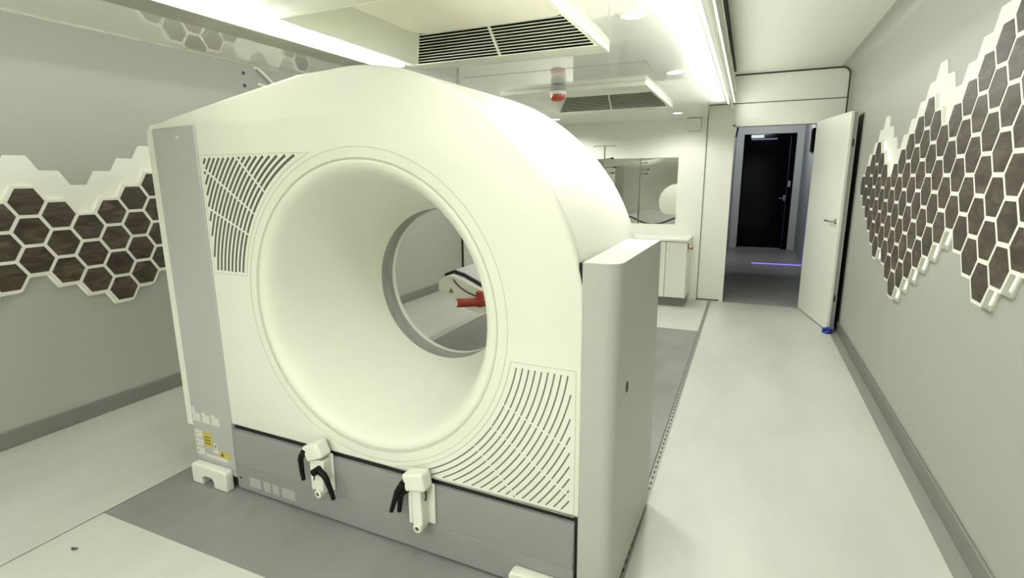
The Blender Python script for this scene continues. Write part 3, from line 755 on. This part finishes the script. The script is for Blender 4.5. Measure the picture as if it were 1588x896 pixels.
s_ = sticker(-2.160, -2.136, 0.175, 0.200, M_label); obj('print', BX(gx(-2.152), gx(-2.145), -0.010, -0.0091, 0.182, 0.193), M_ink, parent=s_)
sticker(-2.170, -2.132, 0.152, 0.168, M_label)
s_ = sticker(-2.126, -2.052, 0.140, 0.172, M_ylabel, lab='yellow warning label with a triangle')
obj('print', plate(bmesh.new(), [[(gx(-2.120), 0.147), (gx(-2.098), 0.147), (gx(-2.109), 0.166)]], -0.0102, -0.0091, XZ), M_ink, parent=s_)
sticker(-2.222, -2.078, 0.122, 0.138, M_label, lab='long white label strip')
for x0, x1 in ((-1.945, -1.878), (-1.858, -1.818), (-1.804, -1.766), (-1.748, -1.672)):
    sticker(x0, x1, 0.038, 0.084, M_glabel, lab='pale grey blank sticker', y=-0.006)
obj('screw', cyl(bmesh.new(), (gx(-2.005), -0.006, 0.066), (0, -1, 0), 0.006, 0.002, 12), M_ink, parent=g)
# levelling clamps
def clamp(x, dz, kind):
    root = bpy.data.objects.new('levelling_clamp', None); COL.objects.link(root); root.parent = g; root.location = (gx(x), -0.006, dz)
    root['label'] = 'white clamp bracket with black levers'
    bm = bmesh.new()
    box(bm, -0.047, 0.047, -0.010, 0.0, -0.105, 0.055)              # back plate
    box(bm, -0.047, -0.028, -0.040, -0.010, -0.105, 0.05)           # left fin
    if kind == 0:
        prof = [(-0.006, -0.10), (0.028, -0.105), (0.030, -0.07), (0.040, 0.04), (-0.020, 0.04), (-0.020, -0.085)]
    else:
        prof = [(-0.020, -0.115), (0.016, -0.118), (0.020, -0.08), (0.016, 0.05), (-0.020, 0.05)]
    plate(bm, [prof], -0.052, -0.010, XZ)
    br = obj('bracket', bm, M_white, parent=root, bevel=0.004)
    m = Matrix.Translation((0, -0.03, 0.075)) @ Matrix.Rotation(math.radians(-24 if kind == 0 else -12), 4, 'Y')
    bm = bmesh.new(); box(bm, -0.048, 0.040, -0.035, 0.022, -0.030, 0.036, m); obj('jaw', bm, M_white, parent=root, bevel=0.009, bseg=3)
    bm = bmesh.new(); lathe(bm, [(0.0165, 0), (0.0165, 0.016), (0.009, 0.018), (0.009, 0.008), (0, 0.008)], 22, axis_m((0.012 if kind == 0 else 0.006, -0.050, -0.098), (0, -1, 0)))
    bo = obj('boss', bm, M_white, parent=root, smooth=40)
    obj('bolt', cyl(bmesh.new(), (0.012 if kind == 0 else 0.006, -0.058, -0.098), (0, -1, 0), 0.0085, 0.006, 6), M_dark, parent=bo)
    def lever(pts, rad, hub, hd):
        bm = bmesh.new(); tube(bm, pts, rad, 12); cyl(bm, hub, hd, 0.0145, 0.036, 16); obj('lever', bm, M_blackpl, parent=root, smooth=45)
    if kind == 0:
        lever([(-0.040, -0.045, 0.066), (-0.072, -0.052, 0.044), (-0.080, -0.052, 0.028), (-0.080, -0.050, -0.03), (-0.078, -0.048, -0.066)], [0.013, 0.0125, 0.0115, 0.0095, 0.008], (-0.050, -0.030, 0.070), (0.1, -1, -0.1))
        lever([(0.022, -0.062, 0.008), (0.060, -0.070, 0.0), (0.068, -0.070, -0.012), (0.083, -0.066, -0.06), (0.092, -0.064, -0.098)], [0.0135, 0.0125, 0.0115, 0.0095, 0.008], (0.020, -0.050, 0.008), (0, -1, 0))
        bm = bmesh.new(); tube(bm, [(0.020, -0.066, 0.004), (0.0, -0.062, -0.02), (-0.010, -0.058, -0.045)], 0.0022, 6); obj('lanyard', bm, M_blackpl, parent=root)
    else:
        lever([(-0.044, -0.045, 0.062), (-0.070, -0.052, 0.040), (-0.082, -0.054, 0.020), (-0.102, -0.052, -0.03), (-0.118, -0.050, -0.072)], [0.0135, 0.0125, 0.0115, 0.0095, 0.008], (-0.052, -0.030, 0.066), (0.1, -1, -0.1))
        lever([(-0.050, -0.038, 0.030), (-0.070, -0.046, 0.010), (-0.078, -0.046, -0.02), (-0.086, -0.044, -0.066)], [0.0125, 0.0115, 0.010, 0.008], (-0.046, -0.022, 0.030), (-0.3, -1, 0))
        bm = bmesh.new(); tube(bm, [(0.022, -0.030, 0.045), (0.030, -0.034, 0.02), (0.022, -0.030, 0.0)], 0.004, 6); obj('pin', bm, M_dark, parent=root)
clamp(-1.478, 0.262, 0)
clamp(-1.000, 0.252, 1)

# ================================================================== SMALL THINGS
ch = empty('wall_cable', (XL, 3.12, 2.12), 'loop of white cable coming out of the left wall above the scanner', 'cable')
bm = bmesh.new(); tube(bm, [(0, -0.02, 0.10), (0.02, 0.0, 0.09), (0.03, 0.05, 0.05), (0.03, 0.12, 0.0), (0.03, 0.20, -0.06)], 0.011, 8); obj('cable', bm, M_white, parent=ch, smooth=60)
bm = bmesh.new(); tube(bm, [(0.0, 0.0, -0.02), (0.03, 0.05, -0.035), (0.03, 0.13, -0.05), (0.03, 0.20, -0.065)], 0.013, 8); obj('cable', bm, M_white, parent=ch, smooth=60)
obj('wall_socket', cyl(bmesh.new(), (0, -0.01, 0.10), (1, 0, 0), 0.022, 0.012, 18), M_ac, parent=ch)
for z, nm in ((2.159, 'upper'), (2.07, 'lower')):
    ob = obj('wall_plug', lathe(bmesh.new(), [(0.013, 0), (0.012, 0.003), (0.006, 0.004), (0, 0.002)], 16, axis_m((0, 0, 0), (1, 0, 0))), M_ink); ob.location = (XL, 3.004, z)
    tag(ob, f'{nm} of two small dark screw plugs in the left wall beside the white cable', 'wall plug', 'screw plugs in the left wall')
bm = bmesh.new(); box(bm, -0.014, 0.012, -0.004, 0.004, 0, 0.003); box(bm, -0.004, 0.014, -0.008, 0.000, 0.001, 0.005, Matrix.Rotation(0.6, 4, 'Z'))
ob = obj('paper_scrap', bm, mat('dark_scrap', (0.10, 0.09, 0.06), 0.8)); ob.location = (-2.269, 0.948, 0)
tag(ob, 'tiny dark scrap lying on the pale floor at lower left', 'scrap')
